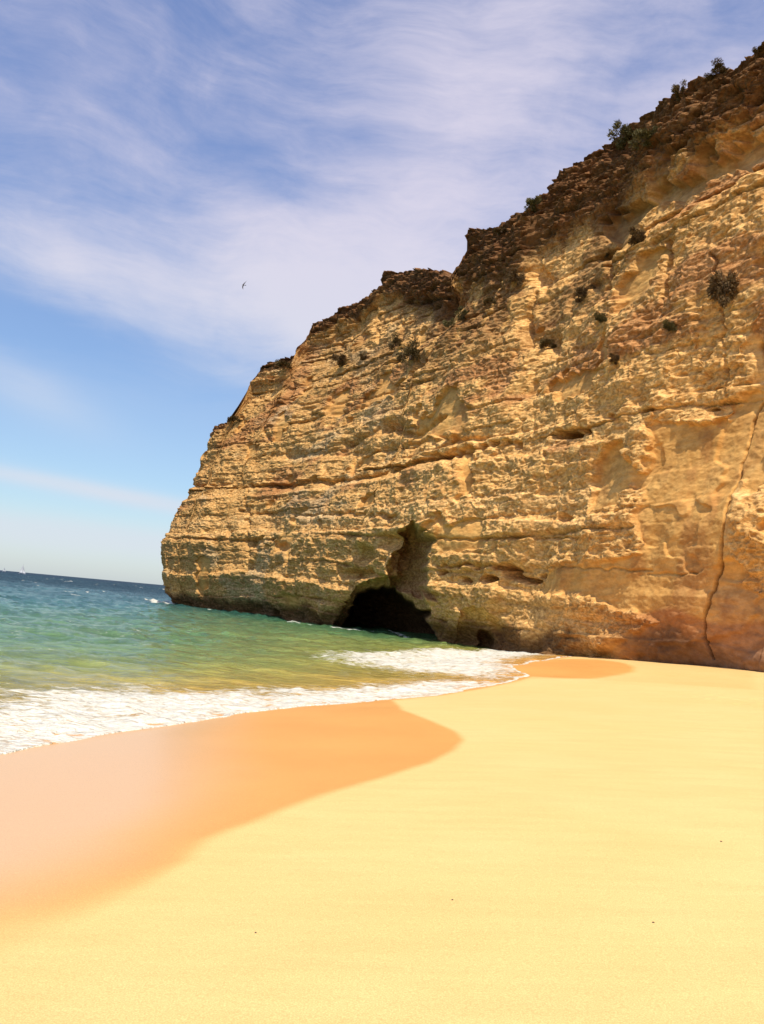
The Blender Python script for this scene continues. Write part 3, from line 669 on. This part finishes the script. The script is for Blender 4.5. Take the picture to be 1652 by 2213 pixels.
def twig_geo(rnd, tips):
    V = []; F = []
    for c in tips:
        a = Vector((rnd.uniform(-.05, .05), rnd.uniform(-.05, .05), -0.25)); prev = None; N_ = 4
        for k in range(N_+1):
            f = k/N_; p = a.lerp(c, f) + Vector((0, 0, 0.12*math.sin(f*3.1)))
            rr_ = 0.035*(1-f) + 0.008; b = len(V)
            for q in range(4): V.append(p + Vector((math.cos(q*1.57), math.sin(q*1.57), 0.2*math.sin(q*1.57)))*rr_)
            if prev is not None:
                for q in range(4): F.append((prev+q, prev+(q+1) % 4, b+(q+1) % 4, b+q))
            prev = b
    return V, F
PROT = []
for k in range(3):
    rnd = random.Random(30+k)
    V, F, tips = foliage_geo(rnd, 3000, k == 1)
    root = bpy.data.objects.new('shrub', None); COL.objects.link(root)
    mesh_obj('foliage', V, F, LEAF[k], root)
    V, F = twig_geo(rnd, tips); mesh_obj('branches', V, F, BARK, root)
    PROT.append(root)
def copy_thing(o):
    c = o.copy(); COL.objects.link(c)
    for ch in list(o.children):
        d = ch.copy(); COL.objects.link(d); d.parent = c
    return c
SH = [  # x, y, radius across in picture units, height ratio, kind, label
 (1350, 292, 20, 1.0, 2, 'bushy grey green shrub sticking up from the cliff skyline left of the olive mound'),
 (1403, 306, 24, 0.75, 2, 'broad olive green shrub mound just under the upper right skyline'),
 (1472, 196, 11, 1.3, 0, 'small upright bush standing alone on the upper right skyline'),
 (1555, 152, 18, 0.6, 0, 'highest shrub, low and dark on the skyline near the top right corner'),
 (1152, 448, 15, 0.9, 2, 'grey green tuft on the cliff skyline above the middle of the brown cap rock'),
 (1085, 503, 11, 0.5, 0, 'flat dark tuft on the rim just right of the stacked overhanging rocks'),
 (612, 788, 14, 0.55, 0, 'dark shrub on the lower skyline left of the big rock step'),
 (508, 905, 11, 0.6, 0, 'small shrub on the lowest skyline shoulder of the headland'),
 (1574, 612, 36, 1.35, 1, 'largest shrub, dark and shaggy, hanging below a ledge on the far right wall'),
 (1386, 509, 20, 1.1, 1, 'round dry brown shrub below the pale smooth band of rock'),
 (1262, 634, 23, 0.85, 1, 'spreading dark shrub in the middle of the right wall with bare twigs'),
 (893, 766, 25, 1.15, 0, 'big dark bush in the hollow below the notch in the skyline'),
 (858, 742, 17, 1.1, 0, 'dark bush just left of the big bush in the hollow'),
 (742, 774, 17, 0.9, 1, 'brown bush on a ledge below the left stepped rocks'),
 (788, 772, 9, 0.9, 1, 'tiny brown bush between the ledge bush and the hollow bushes'),
 (1124, 596, 20, 1.0, 1, 'rounded brown shrub under the overhanging brown rocks'),
 (1450, 704, 17, 0.9, 2, 'low greenish shrub left of and below the hanging shaggy shrub'),
 (1187, 742, 17, 0.8, 0, 'dark shrub in a pocket in the centre of the wall below the brown streaks'),
 (1302, 686, 17, 0.8, 2, 'thin greenish tuft below and right of the spreading shrub with bare twigs'),
 (1331, 776, 12, 1.0, 1, 'lowest shrub on the right wall, small and round'),
 (1004, 681, 16, 0.9, 2, 'green shrub on the slope just below the skyline notch'),
 (972, 697, 13, 0.9, 2, 'green shrub touching the left side of the slope shrub below the notch'),
 (1062, 650, 13, 0.9, 0, 'small dark tuft on the slope right of the notch'),
 (1315, 553, 12, 0.9, 0, 'small dark tuft left of the round dry brown shrub'),
 (1640, 112, 14, 0.6, 0, 'sparse dark scrub in the extreme top right corner of the cliff'),
]
used = set()
for px, py, r_, hr, k, lab in SH:
    hit = None
    for tol in (3, 6, 12, 22):
        hit = cliff_at(px, py + (r_*0.5 if k != 1 else 0), tol)
        if hit: break
    if not hit: print('no hit', lab); continue
    p, n_, dep = hit; R_ = r_*dep/FPX*(1.3 if SH.index((px, py, r_, hr, k, lab)) < 8 else 1.0)
    o = PROT[k] if k not in used else copy_thing(PROT[k]); used.add(k)
    o.location = p + n_*R_*0.35 + Vector((0, 0, R_*0.35 if k != 1 else 0)); o.scale = (R_*1.22, R_*1.22, R_*1.22*hr)
    o.rotation_euler.z = random.uniform(0, 6.28)
    tag(o, lab, 'shrub', 'shrubs growing on the cliff')

# ------------------------------------------------------------------ sailing boats on the horizon
HULL = plain_mat('white_hull', (0.45, 0.47, 0.5), 0.4); SAIL = plain_mat('sailcloth', (0.62, 0.62, 0.62), 0.8); MAST = plain_mat('mast_metal', (0.30, 0.30, 0.32), 0.4)
def boat(px, dist, L, H, yaw, lab):
    a = math.atan((px - PW/2)/FPX)
    v = ray(px, 1232 + .0909*px); q = dist/math.hypot(v[0], v[1])
    root = bpy.data.objects.new('sailing_boat', None); COL.objects.link(root); root.location = (v[0]*q, v[1]*q, 0.1); root.rotation_euler.z = yaw
    tag(root, lab, 'sailing boat', 'sailing boats on the horizon')
    V = []; F = []; N_ = 12
    for i in range(N_+1):
        f = i/N_; x = (f-.5)*L; bw = L*0.14*math.sin(math.pi*min(f*0.62+0.38, 1))**0.8 if f < 1 else 0.02
        sh = 0.9 + 0.35*(2*f-1)**2
        for yy, z_ in ((-bw, sh), (-bw*.8, .3), (0, -.5), (bw*.8, .3), (bw, sh)): V.append((x, yy, z_))
        if i:
            b = (i-1)*5
            for j in range(4): F.append((b+j, b+j+1, b+j+6, b+j+5))
            F.append((b+4, b, b+5, b+9))
    F.append((0, 1, 2, 3, 4)); mesh_obj('hull', V, F, HULL, root)
    V = []; F = []
    for k in range(6): V += [(0.4 + .14*math.cos(k*1.047), .14*math.sin(k*1.047), .6), (0.4 + .09*math.cos(k*1.047), .09*math.sin(k*1.047), H)]
    for k in range(6): F.append((2*k, 2*((k+1) % 6), 2*((k+1) % 6)+1, 2*k+1))
    mesh_obj('mast', V, F, MAST, root)
    def sail(name, A, B, Cc):
        A, B, Cc = Vector(A), Vector(B), Vector(Cc); V = []; F = []; n_ = 8; idx = {}
        for i in range(n_+1):
            for j in range(n_+1-i):
                u, v_ = i/n_, j/n_; p = A + (B-A)*u + (Cc-A)*v_
                idx[i, j] = len(V); V.append(p + Vector((0, 1.0*math.sin(math.pi*u)*math.sin(math.pi*min(v_+.1, 1))*(1-u), 0)))
        for i in range(n_):
            for j in range(n_-i):
                F.append((idx[i, j], idx[i+1, j], idx[i, j+1]))
                if i+j < n_-1: F.append((idx[i+1, j], idx[i+1, j+1], idx[i, j+1]))
        mesh_obj(name, V, F, SAIL, root, True)
    sail('mainsail', (.2, 0, 1.9), (.2, 0, H*.96), (-L*.42, 0, 1.9)); sail('jib', (L*.5, 0, 1.3), (.6, 0, H*.82), (.9, .3, 1.7))
boat(48.5, 1350, 9, 14, 0.5, 'white sailing boat with tall mast on the horizon, right and larger one')
boat(9.5, 1800, 6.5, 9, 0.9, 'tiny white sailing boat on the horizon at the left edge')

# ------------------------------------------------------------------ bird gliding in the sky
def bird(px, py, dist, span):
    v = Vector(ray(px, py)); pos = Vector((0, 0, EYE)) + v*dist
    V = []; F = []
    # body: rings along x (head at +x)
    prof = [(-.30, .004, 0), (-.2, .022, 0), (-.1, .045, 0), (0, .062, 0), (.1, .06, 0), (.17, .042, .005), (.21, .04, .012), (.25, .028, .01), (.285, .008, 0), (.31, .002, -.004)]
    for i, (x, r_, z_) in enumerate(prof):
        for q in range(8): V.append((x, r_*math.cos(q*.785), z_ + r_*.85*math.sin(q*.785)))
        if i:
            b = (i-1)*8
            for q in range(8): F.append((b+q, b+(q+1) % 8, b+8+(q+1) % 8, b+8+q))
    def strip(st, th):     # stations: (lead xyz, trail xyz), closed thin aerofoil
        b0 = len(V)
        for (l, t_) in st:
            l = Vector(l); t_ = Vector(t_); m_ = l.lerp(t_, .3)
            V.extend([l, m_ + Vector((0, 0, th)), t_, m_ - Vector((0, 0, th*.4))])
        for i in range(len(st)-1):
            for q in range(4): F.append((b0+i*4+q, b0+i*4+(q+1) % 4, b0+i*4+4+(q+1) % 4, b0+i*4+4+q))
    for s_ in (-1, 1):
        strip([((.13, s_*.03, .01), (-.06, s_*.03, 0)), ((.17, s_*.18, .05), (-.02, s_*.18, .04)), ((.15, s_*.34, .08), (-.02, s_*.34, .07)), ((.03, s_*.55, .06), (-.09, s_*.55, .055)), ((-.10, s_*.74, .02), (-.16, s_*.73, .02)), ((-.21, s_*.86, -.01), (-.215, s_*.86, -.01))], .012)
    strip([((-.18, -.03, 0), (-.42, -.10, 0)), ((-.18, 0, 0.005), (-.34, 0, 0)), ((-.18, .03, 0), (-.42, .10, 0))], .006)
    m = plain_mat('dark_plumage', (0.035, 0.03, 0.03), 0.7, (0.07, 0.06, 0.055), 20)
    o = mesh_obj('bird', V, F, m, None, True); o.location = pos; sc = span/1.72; o.scale = (sc,)*3
    # banked steeply: wings stand nearly upright in the view, head to the left
    xa = (Matrix.Rotation(0, 3, 'Z') @ Vector((-1, .15, .12))).normalized(); ya = Vector((.22, 0.35, 1)).normalized(); za = xa.cross(ya).normalized(); ya = za.cross(xa).normalized()
    M3 = Matrix((xa, ya, za)).transposed(); o.rotation_euler = M3.to_euler()
    tag(o, 'small dark bird with long curved wings banking in the open sky', 'bird')
bird(527, 616, 45, 0.56)


# ------------------------------------------------------------------ pebbles lying on the dry sand
PEB = plain_mat('dark_pebble', (0.07, 0.05, 0.035), 0.8, (0.16, 0.11, 0.07), 40)
def pebble(px, py, R_, lab, sd):
    rnd = random.Random(sd); x, y = ground_pt(px, py)
    d_, zs_ = shore(np.array([x]), np.array([y]), False); z_ = float(sand_z(np.array([x]), np.array([y]), d_, zs_)[0])
    bm_ = __import__('bmesh').new(); __import__('bmesh').ops.create_icosphere(bm_, subdivisions=2, radius=1)
    for v in bm_.verts:
        v.co *= rnd.uniform(.86, 1.12); v.co.x *= 1.4; v.co.z *= .6
    me = bpy.data.meshes.new('pebble'); bm_.to_mesh(me); bm_.free(); me.materials.append(PEB)
    me.polygons.foreach_set('use_smooth', [True]*len(me.polygons))
    o = bpy.data.objects.new('pebble', me); COL.objects.link(o); o.location = (x, y, z_ + R_*.25); o.scale = (R_,)*3; o.rotation_euler.z = rnd.uniform(0, 3)
    tag(o, lab, 'pebble', 'dark pebbles on the dry sand')
pebble(1412, 1994, .007, 'dark pebble on the dry sand nearest the lower right corner', 1)
pebble(978, 1945, .007, 'small dark pebble on the open dry sand in the middle of the foreground', 2)
pebble(553, 2016, .006, 'tiny dark pebble on the dry sand below the pink wet patch', 3)
pebble(1559, 1819, .009, 'dark pebble farthest up the beach near the right edge', 4)
